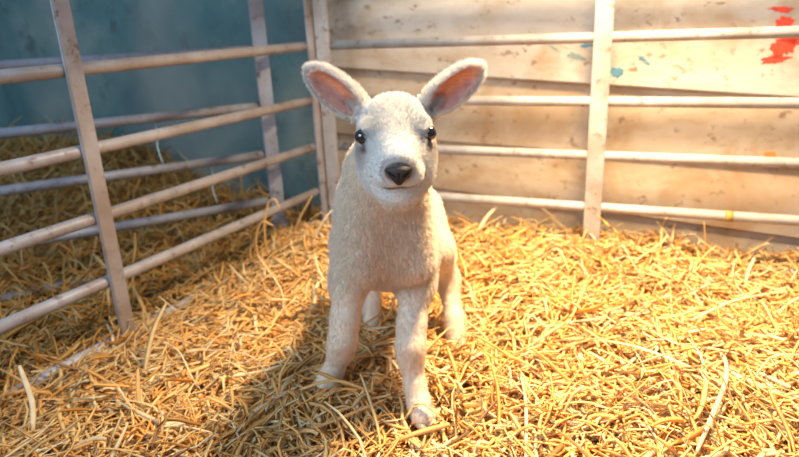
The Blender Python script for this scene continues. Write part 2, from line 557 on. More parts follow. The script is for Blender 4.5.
# ears
EAR = {}
for s, base, tip, n in ((-1, (-0.0390, 0.782, 0.4190), (-0.1030, 0.785, 0.4740), (-0.18, -0.95, -0.25)),
                        (1, (0.0400, 0.782, 0.4190), (0.1085, 0.785, 0.4680), (0.18, -0.96, -0.20))):
    base, tip = np.array(base), np.array(tip)
    a = unit(tip - base)
    n = np.array(n); n = unit(n - a * (n @ a))
    b = np.cross(a, n)
    if b[2] < 0: b = -b
    EA = np.stack([a, b, n])
    L = np.linalg.norm(tip - base)
    c = base + a * (L * 0.52)
    EAR[s] = (base, a, b, n, EA, L, c)
    ell(c, (L * 0.51, 0.0215, 0.0105), 0.010, EA)
    ell(base + a * L * 0.30, (L * 0.33, 0.0180, 0.0110), 0.010, EA)
    cap(base - a * 0.012, base + a * 0.010, 0.013, 0.0125, 0.012)
    ell(c + n * 0.0085 - a * 0.002, (L * 0.43, 0.0160, 0.0105), 0.004, EA, sub=True)
    ell(base + a * L * 0.25 + n * 0.010, (L * 0.26, 0.0110, 0.0100), 0.006, EA, sub=True)

def surface_nets(F, xs, ys, zs):
    ins = F < 0
    nx, ny, nz = F.shape
    cnt = np.zeros((nx - 1, ny - 1, nz - 1), np.int8)
    for i in (0, 1):
        for j in (0, 1):
            for k in (0, 1):
                cnt += ins[i:nx - 1 + i, j:ny - 1 + j, k:nz - 1 + k]
    act = (cnt > 0) & (cnt < 8)
    idx = np.argwhere(act)
    vid = np.full(act.shape, -1, np.int64)
    vid[act] = np.arange(len(idx))
    acc = np.zeros((len(idx), 3)); num = np.zeros(len(idx))
    G = (xs, ys, zs)
    I = idx
    for ax in range(3):
        o1, o2 = [a for a in range(3) if a != ax]
        for u in (0, 1):
            for v in (0, 1):
                p = I.copy(); p[:, o1] += u; p[:, o2] += v
                q = p.copy(); q[:, ax] += 1
                fa = F[p[:, 0], p[:, 1], p[:, 2]]; fb = F[q[:, 0], q[:, 1], q[:, 2]]
                m = (fa < 0) != (fb < 0)
                t = fa[m] / (fa[m] - fb[m])
                P0 = np.stack([G[a][p[m, a]] for a in range(3)], -1).astype(float)
                P1 = np.stack([G[a][q[m, a]] for a in range(3)], -1).astype(float)
                acc[m] += P0 + (P1 - P0) * t[:, None]
                num[m] += 1
    co = acc / num[:, None]
    quads = []
    for ax in range(3):
        o1, o2 = (ax + 1) % 3, (ax + 2) % 3
        s0 = [slice(None)] * 3; s1 = [slice(None)] * 3
        s0[ax] = slice(0, -1); s1[ax] = slice(1, None)
        ch = ins[tuple(s0)] != ins[tuple(s1)]
        e = np.argwhere(ch)
        e = e[(e[:, o1] > 0) & (e[:, o2] > 0) & (e[:, o1] < F.shape[o1] - 1) & (e[:, o2] < F.shape[o2] - 1)]
        c = []
        for u, v in ((-1, -1), (0, -1), (0, 0), (-1, 0)):
            q = e.copy(); q[:, o1] += u; q[:, o2] += v
            c.append(vid[q[:, 0], q[:, 1], q[:, 2]])
        c = np.stack(c, -1)
        fl_ = ~ins[e[:, 0], e[:, 1], e[:, 2]]
        c[fl_] = c[fl_][:, ::-1]
        quads.append(c)
    return co, np.concatenate(quads)

co, quads = surface_nets(D, GX, GY, GZ)
LAMB = np.array([-0.02, 0.90, -0.034])

# ---- where is what on the body
def head_local(p): return (p - HO) @ HA.T
def sstep(x, a, b):
    t = np.clip((x - a) / (b - a), 0, 1)
    return t * t * (3 - 2 * t)
hl_ = head_local(co)
def regions(p):
    h = head_local(p)
    r = {}
    r['head'] = sstep(np.linalg.norm((h - [0, 0.0, -0.012]) / [0.060, 0.085, 0.066], axis=1), 1.08, 0.92)
    inner = np.zeros(len(p)); ear = np.zeros(len(p))
    for s in (-1, 1):
        base, a, b, n, EA, L, c = EAR[s]
        q = (p - c) @ EA.T
        e_in = np.linalg.norm(q[:, :2] / [L * 0.45, 0.0142], axis=1)
        depth = np.linalg.norm((q - [-0.002, 0, 0.0085]) / [L * 0.43, 0.0160, 0.0105], axis=1)
        inner = np.maximum(inner, sstep(depth, 1.16, 1.03) * sstep(q[:, 0], -L * 0.50, -L * 0.40))
        ear = np.maximum(ear, (np.linalg.norm(q / [L * 0.62, 0.026, 0.022], axis=1) < 1).astype(float) * sstep(q[:, 0], -L * 0.50, -L * 0.34))
    r['inner'] = inner; r['ear'] = ear
    r['leg'] = sstep(p[:, 2], 0.165, 0.125)
    return r
RG = regions(co)
cream = np.array([0.80, 0.70, 0.58]); white = np.array([0.71, 0.685, 0.65]); tan = np.array([0.70, 0.49, 0.33])
legc = np.array([0.74, 0.59, 0.45]); pink = np.array([0.74, 0.25, 0.16]); dark = np.array([0.05, 0.04, 0.04])
def lerp(a, b, t): return a + (b - a) * t[:, None]
def base_colour(p, R):
    col = np.tile(cream, (len(p), 1))
    chest = np.exp(-(((p - [-0.018, 0.805, 0.225]) / [0.040, 0.05, 0.060]) ** 2).sum(1))
    col = lerp(col, tan, 0.75 * np.clip(chest * 1.5, 0, 1))
    col = lerp(col, legc, 0.55 * R['leg'])
    # bald, warm patch on the inside of each knee
    for kc in ((-0.086, 0.817, 0.062), (0.014, 0.780, 0.064)):
        kn = np.exp(-(((p - kc) / [0.016, 0.014, 0.017]) ** 2).sum(1))
        col = lerp(col, np.array([0.60, 0.38, 0.22]), 0.6 * kn)
    col = lerp(col, white, R['head'])
    h = head_local(p)
    for s in (-1, 1):
        e = np.array([s * 0.0385, 0.0055, 0.0020])
        ed = np.linalg.norm((h - e) / [1.0, 1.0, 0.85], axis=1)
        col = lerp(col, dark, 0.97 * sstep(ed, 0.0150, 0.0112))
        # tear line running from the inner corner towards the nose
        t0 = np.array([s * 0.0405, 0.012, -0.003]); t1 = np.array([s * 0.0365, 0.020, -0.0080])
        ba = t1 - t0
        k = np.clip(((h - t0) @ ba) / (ba @ ba), 0, 1)
        td = np.linalg.norm(h - t0 - k[:, None] * ba, axis=1)
        col = lerp(col, dark * 1.6, 0.92 * sstep(td, 0.0085, 0.0030))
        # thin greyish hair above the eyes
        gb = np.exp(-(((h - [s * 0.026, 0.006, 0.020]) / [0.014, 0.020, 0.018]) ** 2).sum(1))
        col = lerp(col, np.array([0.40, 0.41, 0.43]), 0.85 * gb)
        # sides of the face below the eye
        gs = np.exp(-(((h - [s * 0.042, 0.012, -0.016]) / [0.010, 0.018, 0.018]) ** 2).sum(1))
        col = lerp(col, np.array([0.34, 0.25, 0.21]), 0.75 * gs)
        # mouth crease
        for (m0, m1) in (((0, 0.065, -0.0345), (s * 0.014, 0.0615, -0.037)), ((s * 0.014, 0.0615, -0.037), (s * 0.028, 0.042, -0.032))):
            m0 = np.array(m0); m1 = np.array(m1); ba = m1 - m0
            k = np.clip(((h - m0) @ ba) / (ba @ ba), 0, 1)
            md = np.linalg.norm(h - m0 - k[:, None] * ba, axis=1)
            col = lerp(col, np.array([0.16, 0.09, 0.08]), 0.92 * sstep(md, 0.0046, 0.0022))
    # skin round the nose
    nd = np.linalg.norm((h - [0, 0.068, -0.0105]) / [0.0175, 0.016, 0.0125], axis=1)
    col = lerp(col, np.array([0.26, 0.21, 0.19]), 0.85 * sstep(nd, 1.5, 0.95))
    col = lerp(col, np.array([0.03, 0.022, 0.02]), sstep(nd, 0.98, 0.85))
    col = lerp(col, white, R['ear'] * (1 - R['inner']))
    col = lerp(col, pink, R['inner'])
    for s in (-1, 1):
        base, a, b, n, EA, L, c = EAR[s]
        q = (p - c) @ EA.T
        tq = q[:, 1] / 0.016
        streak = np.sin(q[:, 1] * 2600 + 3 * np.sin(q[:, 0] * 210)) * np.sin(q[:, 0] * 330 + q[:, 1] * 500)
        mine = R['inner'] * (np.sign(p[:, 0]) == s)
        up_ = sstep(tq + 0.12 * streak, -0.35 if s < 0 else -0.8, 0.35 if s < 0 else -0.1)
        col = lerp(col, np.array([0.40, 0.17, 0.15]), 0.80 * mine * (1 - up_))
        col = lerp(col, np.array([0.95, 0.36, 0.14]), (0.65 if s < 0 else 0.9) * mine * up_ * sstep(np.abs(tq - 0.25), 0.75, 0.1))  # lamp glow through the ears painted in orange, stronger on the right ear
        col = lerp(col, np.array([0.45, 0.15, 0.11]), 0.45 * mine * sstep(streak, 0.25, 0.75))
        edge = sstep(np.linalg.norm(q[:, :2] / [L * 0.43, 0.016], axis=1), 0.62, 0.95)
        col = lerp(col, np.array([0.50, 0.26, 0.20]), 0.45 * mine * edge)
    return np.clip(col, 0, 1)
COL = base_colour(co, RG)
lamb = empty('lamb', tuple(LAMB), 'small white newborn lamb with pink ears standing in the straw, facing the camera', 'lamb')
M_skin = mat_skin()
me = fast_mesh('body', co - LAMB, quads, 4)
me.polygons.foreach_set('use_smooth', [True] * len(me.polygons))
point_color(me, COL)
me.materials.append(M_skin)
body = link(bpy.data.objects.new('body', me), lamb)

nrm = np.zeros(len(co) * 3, np.float32)
me.vertices.foreach_get('normal', nrm)
nrm = nrm.reshape(-1, 3).astype(float)

# ---- eyes, nose, hooves
def uv_ball(name, c, A, r, mat, parent, seg=24, rings=16):
    vs_, fs = [], []
    for i in range(rings + 1):
        th = math.pi * i / rings
        for j in range(seg):
            ph = 2 * math.pi * j / seg
            v = np.array([math.sin(th) * math.cos(ph) * r[0], math.sin(th) * math.sin(ph) * r[1], math.cos(th) * r[2]])
            vs_.append(tuple(c + v @ A - LAMB))
    for i in range(rings):
        for j in range(seg):
            a = i * seg + j; b = i * seg + (j + 1) % seg
            fs.append((a, b, b + seg, a + seg))
    return mesh_obj(name, vs_, fs, mat, parent, True)
for s in (-1, 1):
    uv_ball('eye', EYE[s] + HX * s * 0.0004, HA, (0.0095, 0.0095, 0.0090), M_eye, lamb)['label'] = 'glossy dark eye'

def sdf_at(p):
    """trilinear sample of the body field"""
    ix = []
    for a, g in enumerate((GX, GY, GZ)):
        i = np.clip(np.searchsorted(g, p[:, a]) - 1, 0, len(g) - 2)
        ix.append((i, (p[:, a] - g[i]) / (g[i + 1] - g[i])))
    out = 0
    for a in (0, 1):
        for b in (0, 1):
            for c in (0, 1):
                w = (ix[0][1] if a else 1 - ix[0][1]) * (ix[1][1] if b else 1 - ix[1][1]) * (ix[2][1] if c else 1 - ix[2][1])
                out = out + w * D[ix[0][0] + a, ix[1][0] + b, ix[2][0] + c]
    return out
def muzzle_front(x, u):
    """how far forward the muzzle surface lies at (x, u) of the head frame"""
    best = np.full(len(x), 0.03); done = np.zeros(len(x), bool)
    for f in np.arange(0.090, 0.030, -0.0004):
        p = HO + np.outer(x, HX) + HF * f + np.outer(u, HU)
        hit = (sdf_at(p) < 0) & ~done
        best[hit] = f; done |= hit
    return best
# nose leather: heart-shaped pad wrapped on the muzzle tip, with two comma nostrils and a cleft
NOSE_U = -0.0095
def nose_mesh():
    n, m = 48, 20
    X, Z, RRr = [], [], []
    for j in range(m + 1):
        rr = j / m
        for i in range(n):
            a = 2 * math.pi * i / n
            x = math.cos(a); z = math.sin(a)
            w = 0.0165 * ((1.0 - 0.25 * z * z) if z > 0 else 1.0 - 0.90 * (-z) ** 0.85)
            X.append(x * w * rr); Z.append((z * (0.0070 if z > 0 else 0.0235)) * rr); RRr.append(rr)
    X = np.array(X); Z = np.array(Z); RRr = np.array(RRr)
    f = muzzle_front(X, NOSE_U + Z) + 0.0040 * (1 - RRr ** 4) - 0.0006 * RRr ** 6
    for s in (-1, 1):
        # comma: round inner end, tail sweeping up and outwards
        q0 = (X * s - 0.0078) * 0.86 + (Z + 0.0022) * 0.5
        q1 = -(X * s - 0.0078) * 0.5 + (Z + 0.0022) * 0.86
        f -= 0.0026 * np.exp(-(q0 / 0.0056) ** 2 - (q1 / 0.0022) ** 2)
        f += 0.0016 * np.exp(-((X * s - 0.0105) / 0.005) ** 2 - ((Z - 0.0045) / 0.0035) ** 2)
    f -= 0.0018 * np.exp(-(X / 0.0012) ** 2) * (Z < 0.001)
    dk = np.exp(-(X / 0.0016) ** 2) * (Z < 0.0005) * 0.8  # shade inside cleft and nostrils painted into the pad colour
    for s in (-1, 1):
        q0 = (X * s - 0.0078) * 0.86 + (Z + 0.0022) * 0.5
        q1 = -(X * s - 0.0078) * 0.5 + (Z + 0.0022) * 0.86
        dk = np.maximum(dk, np.exp(-((q0 / 0.0060) ** 4) - (q1 / 0.0026) ** 4))
    dk = np.maximum(dk, 0.7 * sstep(Z, -0.004, -0.010))
    ncol = lerp(np.tile(np.array([0.055, 0.042, 0.038]), (len(X), 1)), np.array([0.006, 0.005, 0.005]), dk)
    vs_ = [tuple(hp(X[k], f[k], NOSE_U + Z[k]) - LAMB) for k in range(len(X))]
    fs = []
    for j in range(m):
        for i in range(n):
            a = j * n + i; b = j * n + (i + 1) % n
            fs.append((a, b, b + n, a + n))
    return vs_, fs, ncol
v_, f_, nc_ = nose_mesh()
ns = mesh_obj('nose', v_, f_, M_nose, lamb, True)
point_color(ns.data, nc_)
ns['label'] = 'dark grey nose leather with nostrils'

def hoof(c, yaw):
    """cloven hoof: two curved toes side by side"""
    bm = bmesh.new()
    for s in (-1, 1):
        prof = [(-0.012, 0.0), (0.016, 0.0), (0.023, 0.003), (0.012, 0.019), (-0.010, 0.021)]
        a = [bm.verts.new((s * 0.0012, -y, z)) for y, z in prof]
        b = [bm.verts.new((s * (0.0135 if y < 0.015 else 0.0085), -y, z)) for y, z in prof]
        bm.faces.new(a); bm.faces.new(b[::-1])
        for i in range(5):
            j = (i + 1) % 5
            bm.faces.new((a[i], b[i], b[j], a[j]))
    bmesh.ops.recalc_face_normals(bm, faces=bm.faces)
    bmesh.ops.bevel(bm, geom=list(bm.edges), offset=0.0018, segments=2, affect='EDGES')
    o = bm_obj('hoof', bm, M_hoof, lamb, True)
    o.location = tuple(np.array(c) - LAMB)
    o.rotation_euler = (0, 0, yaw)
    return o
HOOVES = [((-0.129, 0.832, -0.034), -0.15), ((0.024, 0.753, -0.034), 0.30), ((0.093, 0.976, -0.034), 0.1), ((-0.062, 1.056, -0.034), 0.0)]
for c, yw in HOOVES: hoof(c, yw)

# ---- wool and hair: real strands on the skin
tri = np.concatenate([quads[:, [0, 1, 2]], quads[:, [0, 2, 3]]])
A_, B_, C_ = co[tri[:, 0]], co[tri[:, 1]], co[tri[:, 2]]
area = 0.5 * np.linalg.norm(np.cross(B_ - A_, C_ - A_), axis=1)
cen = (A_ + B_ + C_) / 3
Rc = regions(cen)
hc = head_local(cen)
eye_d = np.minimum(*[np.linalg.norm(hc - [s * 0.0385, 0.0055, 0.0020], axis=1) for s in (-1, 1)])
nose_d = np.linalg.norm((hc - [0, 0.068, -0.0120]) / [0.0185, 0.018, 0.0150], axis=1)
dens = np.ones(len(tri))
dens *= 1 + 1.3 * Rc['head'] + 1.0 * Rc['ear']
dens *= np.where(eye_d < 0.0140, 0.0, 1.0) * np.where(nose_d < 1.0, 0.0, 1.0)
dens *= 1 - 0.93 * Rc['inner']
NH = 260000
pr_ = area * dens
ti = rng.choice(len(tri), NH, p=pr_ / pr_.sum())
u, v = rng.random(NH), rng.random(NH)
fl_ = u + v > 1
u[fl_], v[fl_] = 1 - u[fl_], 1 - v[fl_]
w_ = np.stack([1 - u - v, u, v], -1)
T = tri[ti]
root = (co[T] * w_[..., None]).sum(1)
nn = (nrm[T] * w_[..., None]).sum(1)
nn /= np.linalg.norm(nn, axis=1)[:, None] + 1e-9
hcol = (COL[T] * w_[..., None]).sum(1)
RR = {k: a[ti] for k, a in Rc.items()}
hh = head_local(root)
# lie of the coat: back from the nose on the head, outwards on the ears, down elsewhere
flow = np.tile(np.array([0, 0.25, -1.0]), (NH, 1))
face_flow = -HF[None] * 1.0 + HX[None] * (hh[:, :1] * 14) + HU[None] * 0.15
flow = lerp(flow, np.zeros(3), RR['head']) + face_flow * RR['head'][:, None]
for s in (-1, 1):
    base, a, b, n, EA, L, c = EAR[s]
    m = (RR['ear'] > 0.3) & (np.sign(root[:, 0]) == s)
    flow[m] = a * 1.0 - n * 0.2
flow -= nn * (flow * nn).sum(1)[:, None]
flow /= np.linalg.norm(flow, axis=1)[:, None] + 1e-9
length = np.full(NH, 0.0050)
length = length * (1 - RR['head']) + RR['head'] * 0.0044
muz = sstep(hh[:, 1], 0.015, 0.045) * RR['head']
length *= 1 - 0.5 * muz
crown = np.exp(-(((hh - [0, -0.025, 0.035]) / [0.03, 0.03, 0.02]) ** 2).sum(1))
length += 0.0025 * crown
length = length * (1 - RR['leg']) + RR['leg'] * 0.0032
length = length * (1 - RR['ear']) + RR['ear'] * 0.0060
length = np.where(RR['inner'] > 0.5, 0.0040, length)
length *= rng.uniform(0.7, 1.3, NH)
lift = np.full(NH, 0.75) * (1 - RR['head']) + 0.45 * RR['head']
lift = np.where(RR['leg'] > 0.5, 0.40, lift)
lift = np.where(RR['ear'] > 0.5, 0.55, lift)
# clumps: neighbouring strands share a lean so that the fleece breaks into small locks
cell = np.floor(root / 0.0032).astype(np.int64)
hs = (cell[:, 0] * 73856093) ^ (cell[:, 1] * 19349663) ^ (cell[:, 2] * 83492791)
cl = np.stack([np.sin(hs * 12.9898 % 6283.0), np.sin(hs * 78.233 % 6283.0), np.sin(hs * 37.719 % 6283.0)], -1)
wool = (1 - RR['head']) * (1 - RR['leg']) * (1 - RR['ear'])
lean = cl * (0.20 + 0.12 * wool)[:, None] + rng.normal(0, 0.28, (NH, 3))
d0 = nn * lift[:, None] + flow * (1 - 0.45 * lift)[:, None] + lean
d0 /= np.linalg.norm(d0, axis=1)[:, None]
dn = (d0 * nn).sum(1)
d0 += nn * np.maximum(0.18 - dn, 0)[:, None]
side = np.cross(d0, nn)
NP = 5
ts = np.linspace(0, 1, NP)
Pp = np.zeros((NH, NP, 3))
amp = (0.0003 + 0.0010 * wool)
phs = (hs % 628) / 100.0 + rng.uniform(-0.6, 0.6, NH)
for k, t in enumerate(ts):
    wig = np.sin(t * 6.0 + phs) * amp * t
    sag = flow * (0.30 * t * t * length)[:, None]
    Pp[:, k] = root - nn * 0.0004 + d0 * (t * length)[:, None] + sag + side * wig[:, None] + nn * (np.cos(t * 6 + phs) * amp * 0.5 * t)[:, None]
hcol = np.clip(hcol * (1 + (rng.uniform(-0.26, 0.18, NH) * (0.35 + 0.65 * wool)))[:, None], 0, 1)
try:
    hcd = bpy.data.hair_curves.new('fleece')
    hcd.add_curves([NP] * NH)
    hcd.attributes['position'].data.foreach_set('vector', (Pp - LAMB).astype(np.float32).ravel())
    ra = hcd.attributes.new('radius', 'FLOAT', 'POINT')
    rad = np.outer(0.00018 * (1 + 0.25 * wool), np.array([1, 1, 0.9, 0.65, 0.2]))
    ra.data.foreach_set('value', rad.astype(np.float32).ravel())
    ca = hcd.attributes.new('Col', 'FLOAT_COLOR', 'POINT')
    cc = np.ones((NH, NP, 4), np.float32)
    cc[:, :, :3] = hcol[:, None]
    ca.data.foreach_set('color', cc.ravel())
    hcd.materials.append(mat_wool())
    fleece = link(bpy.data.objects.new('fleece', hcd), lamb)
    tag(fleece, 'short curly cream wool', kind='stuff')
except Exception as ex:
    print('HAIR FAILED', ex)

# ------------------------------------------------------------------ STRAW
def vnoise(x, y, s, seed):
    r = np.random.default_rng(seed)
    g = r.random((64, 64))
    x = np.asarray(x) * s + 20.3; y = np.asarray(y) * s + 17.7
    xi = np.floor(x).astype(int); yi = np.floor(y).astype(int)
    fx = x - xi; fy = y - yi
    fx = fx * fx * (3 - 2 * fx); fy = fy * fy * (3 - 2 * fy)
    q = lambda a, b: g[a % 64, b % 64]
    return (q(xi, yi) * (1 - fx) + q(xi + 1, yi) * fx) * (1 - fy) + (q(xi, yi + 1) * (1 - fx) + q(xi + 1, yi + 1) * fx) * fy - 0.5
LO = np.array([-0.209, 1.671]); LD = np.array([math.cos(-2.0915), math.sin(-2.0915)])
LNn = np.array([-LD[1], LD[0]])            # into the pen
def pen_side(x, y): return (x - LO[0]) * LNn[0] + (y - LO[1]) * LNn[1]
def wall_side(x, y): return (x - WP[0]) * WN[0] + (y - WP[1]) * WN[1]     # <0 in front of the wall
def gauss(x, y, cx, cy, sx, sy=None):
    sy = sy or sx
    return np.exp(-((x - cx) / sx) ** 2 - ((y - cy) / sy) ** 2)
def height(x, y):
    x = np.asarray(x, float); y = np.asarray(y, float)
    ps = pen_side(x, y); wsd = wall_side(x, y)
    h = -0.052 + 0.030 * vnoise(x, y, 7, 1) + 0.016 * vnoise(x, y, 17, 2)
    h += 0.002 + 0.014 * sstep(ps, 0.02, 0.25)
    h += 0.018 * sstep(wsd, -0.50, -0.20) * sstep(ps, -0.1, 0.15) * sstep(x, 0.75, 0.15)
    h += 0.062 * gauss(x, y, -0.23, 1.43, 0.13, 0.17)
    h += 0.020 * gauss(x, y, 0.36, 1.28, 0.22, 0.12)
    h += 0.042 * gauss(x, y, -0.125, 0.780, 0.085, 0.034)
    h += 0.020 * gauss(x, y, 0.40, 0.95, 0.22)
    # heap against the wall of the neighbouring pen
    nb = sstep(ps, -0.03, -0.30)
    h += nb * ((0.06 + 0.16 * sstep(x, -0.50, -0.95)) * sstep(wsd, -0.70, -0.03) - 0.005)
    for (c, _) in HOOVES:
        g = gauss(x, y, c[0], c[1], 0.027)
        h = h * (1 - g) + (-0.028) * g
    return h

STRAW_COLS = np.array([[0.93, 0.56, 0.17], [0.96, 0.64, 0.24], [0.97, 0.74, 0.36], [0.98, 0.84, 0.54], [0.85, 0.44, 0.11], [0.55, 0.28, 0.09]])
LEGS = [LF, RF, RH, LH]
def straw_bundle(name, n, sampler, segs, mat, bed_rect, bed_test, lenrng=(0.020, 0.170), wrng=(0.0014, 0.0033), weights=(0.24, 0.27, 0.26, 0.15, 0.05, 0.03), stick=0.06, sp=1.0):
    x, y = sampler(int(n))
    n = len(x)
    L = lenrng[0] + (lenrng[1] - lenrng[0]) * rng.beta(1.3, 2.2, n)
    L = np.where(rng.random(n) < 0.30, rng.uniform(0.010, 0.030, n), L)
    yaw = rng.uniform(0, 2 * math.pi, n)
    bend = rng.normal(0, 1.0, n) * 1.3
    bend2 = rng.normal(0, 1.0, n) * 4.0
    lay = rng.uniform(-0.011, 0.014, n) * sp
    tilt = rng.normal(0, 0.28, n)
    st = rng.random(n) < stick
    tilt[st] = rng.uniform(0.35, 1.0, st.sum())
    L[st] *= 0.75
    arch = np.abs(rng.normal(0, 0.10, n))
    ns_ = segs + 1
    t = np.linspace(-0.5, 0.5, ns_)
    # integrate the heading along the strand
    head = yaw[:, None] + bend[:, None] * L[:, None] * t[None] * 5 + bend2[:, None] * L[:, None] * (t[None] ** 2) * 8
    kink = rng.random(n) < 0.22
    kt = rng.uniform(-0.3, 0.3, n); ka = rng.normal(0, 0.9, n)
    head += (kink[:, None] & (t[None] > kt[:, None])) * ka[:, None]
    step = (L / segs)[:, None]
    dx = np.cos(head) * step; dy = np.sin(head) * step
    px = np.cumsum(dx, 1) - dx; py = np.cumsum(dy, 1) - dy
    px = px - px.mean(1, keepdims=True) + x[:, None]
    py = py - py.mean(1, keepdims=True) + y[:, None]
    bz = height(px, py)
    zmean = bz.mean(1, keepdims=True)
    tt = np.where(st[:, None], t[None] + 0.5, t[None])
    pz = 0.35 * zmean + 0.65 * bz + lay[:, None] + np.sin(tilt)[:, None] * tt * L[:, None] + arch[:, None] * L[:, None] * (0.25 - t[None] ** 2) * 1.4
    curl = (rng.random(n) < 0.35) & st
    pz -= (curl * 2.2 * L * np.sin(np.abs(tilt)))[:, None] * np.where(tt > 0.55, (tt - 0.55) ** 2, 0) * 2
    P = np.stack([px, py, pz], -1)
    # keep clear of the wall, of the lamb's legs and of the hurdle tubes' far side
    ok = (wall_side(px, py) < -0.022).all(1)
    flat = P.reshape(-1, 3)
    bad = np.zeros(len(flat), bool)
    for leg in LEGS:
        for (a, ra), (b, rb) in zip(leg[:-1], leg[1:]):
            a = np.array(a); b = np.array(b); ba = b - a
            k = np.clip(((flat - a) @ ba) / (ba @ ba), 0, 1)
            d = np.linalg.norm(flat - a - k[:, None] * ba, axis=1)
            bad |= d < (ra + (rb - ra) * k + 0.003)
    for c, _ in HOOVES:
        bad |= np.linalg.norm((flat - (np.array(c) + [0, -0.002, 0.010])) / [0.016, 0.022, 0.022], axis=1) < 1
    ok &= ~bad.reshape(n, -1).any(1)
    P = P[ok]; n = len(P); L = L[ok]
    # frame
    tan_ = np.gradient(P, axis=1)
    tan_ /= np.linalg.norm(tan_, axis=2, keepdims=True) + 1e-9
    upv = np.array([0, 0, 1.0]) + rng.normal(0, 0.55, (n, 1, 3))
    sd = np.cross(tan_, upv); sd /= np.linalg.norm(sd, axis=2, keepdims=True) + 1e-9
    nv = np.cross(sd, tan_)
    tw = rng.normal(0, 1.2, n)[:, None] * t[None] + 0.0
    c_, s_ = np.cos(tw)[..., None], np.sin(tw)[..., None]
    sd, nv = sd * c_ + nv * s_, nv * c_ - sd * s_
    w = rng.uniform(*wrng, n) * np.where(rng.random(n) < 0.16, 1.6, 1.0)
    th = np.minimum(w, 0.003) * rng.uniform(0.2, 0.7, n)
    prof = 1 - 0.35 * np.abs(t * 2) ** 3
    ww = (w[:, None] * prof[None])[..., None]; tt_ = (th[:, None] * prof[None])[..., None]
    # triangular hollow-stem section: two edges and a ridge
    ring = np.stack([P + sd * ww, P + nv * tt_, P - sd * ww], 2)         # n, ns, 3, 3
    V = ring.reshape(-1, 3)
    base = (np.arange(n) * ns_ * 3)[:, None, None]
    i = np.arange(segs)[None, :, None] * 3
    q = []
    for a in range(3):
        b = (a + 1) % 3
        q.append(np.stack([base + i + a, base + i + b, base + i + 3 + b, base + i + 3 + a], -1))
    Q = np.concatenate([k.reshape(-1, 4) for k in q])
    ci = rng.choice(len(STRAW_COLS), n, p=np.array(weights) / sum(weights))
    sc = STRAW_COLS[ci] * rng.uniform(0.85, 1.12, (n, 1))
    VC = np.repeat(sc, ns_ * 3, axis=0)
    # packed bed beneath the loose stems
    x0, x1, y0, y1, st_ = bed_rect
    gx = np.arange(x0, x1 + 1e-6, st_); gy = np.arange(y0, y1 + 1e-6, st_)
    XX, YY = np.meshgrid(gx, gy, indexing='ij')
    ZZ = height(XX, YY) - 0.017
    bv = np.stack([XX, YY, ZZ], -1).reshape(-1, 3)
    ny = len(gy)
    ii, jj = np.meshgrid(np.arange(len(gx) - 1), np.arange(ny - 1), indexing='ij')
    a = (ii * ny + jj).ravel()
    bq = np.stack([a, a + ny, a + ny + 1, a + 1], -1)
    cx_, cy_ = (XX[:-1, :-1] + st_ / 2).ravel(), (YY[:-1, :-1] + st_ / 2).ravel()
    bq = bq[bed_test(cx_, cy_)]
    off = len(V)
    V = np.concatenate([V, bv]); Q = np.concatenate([Q, bq + off])
    bc = np.tile(np.array([[0.80, 0.40, 0.11]]), (len(bv), 1)) * (0.7 + 0.6 * rng.random((len(bv), 1)))
    VC = np.concatenate([VC, bc])
    me = fast_mesh(name, V, Q, 4)
    point_color(me, VC)
    me.materials.append(mat)
    return link(bpy.data.objects.new(name, me))

def sampler_pen(n):
    # crowded where the pen is near, thinner out to the sides
    xs, ys = [], []
    while sum(map(len, xs)) < n:
        x = rng.uniform(-0.95, 1.25, 20000); y = rng.uniform(0.40, 1.80, 20000)
        k = (pen_side(x, y) > -0.035) & (wall_side(x, y) < -0.03)
        wgt = np.where((np.abs(x) < 0.72 * y + 0.12), 1.0, 0.30) * np.clip(1.35 - 0.40 * y, 0.5, 1.2) / 1.2
        k &= rng.random(20000) < wgt
        xs.append(x[k]); ys.append(y[k])
    return np.concatenate(xs)[:n], np.concatenate(ys)[:n]
def sampler_nb(n):
    xs, ys = [], []
    while sum(map(len, xs)) < n:
        x = rng.uniform(-2.0, -0.1, 20000); y = rng.uniform(0.55, 2.5, 20000)
        k = (pen_side(x, y) < -0.02) & (wall_side(x, y) < -0.03)
        wgt = np.where((x > -0.80 * y - 0.15), 1.0, 0.25)
        k &= rng.random(20000) < wgt
        xs.append(x[k]); ys.append(y[k])
    return np.concatenate(xs)[:n], np.concatenate(ys)[:n]
s1 = straw_bundle('straw_bedding', 36000, sampler_pen, 6, M_straw, (-1.0, 1.4, 0.30, 1.95, 0.0125),
                  lambda x, y: (pen_side(x, y) > -0.01) & (wall_side(x, y) < 0.0))
tag(s1, "loose golden straw bedding covering the lamb's pen", 'straw', kind='stuff')
s2 = straw_bundle('straw_bedding', 15000, sampler_nb, 5, M_straw_dull, (-2.4, -0.05, 0.4, 2.7, 0.02),
                  lambda x, y: (pen_side(x, y) < 0.01) & (wall_side(x, y) < 0.0), stick=0.20, lenrng=(0.05, 0.22))
tag(s2, 'duller straw heaped in the neighbouring pen beyond the left hurdle', 'straw', kind='stuff')

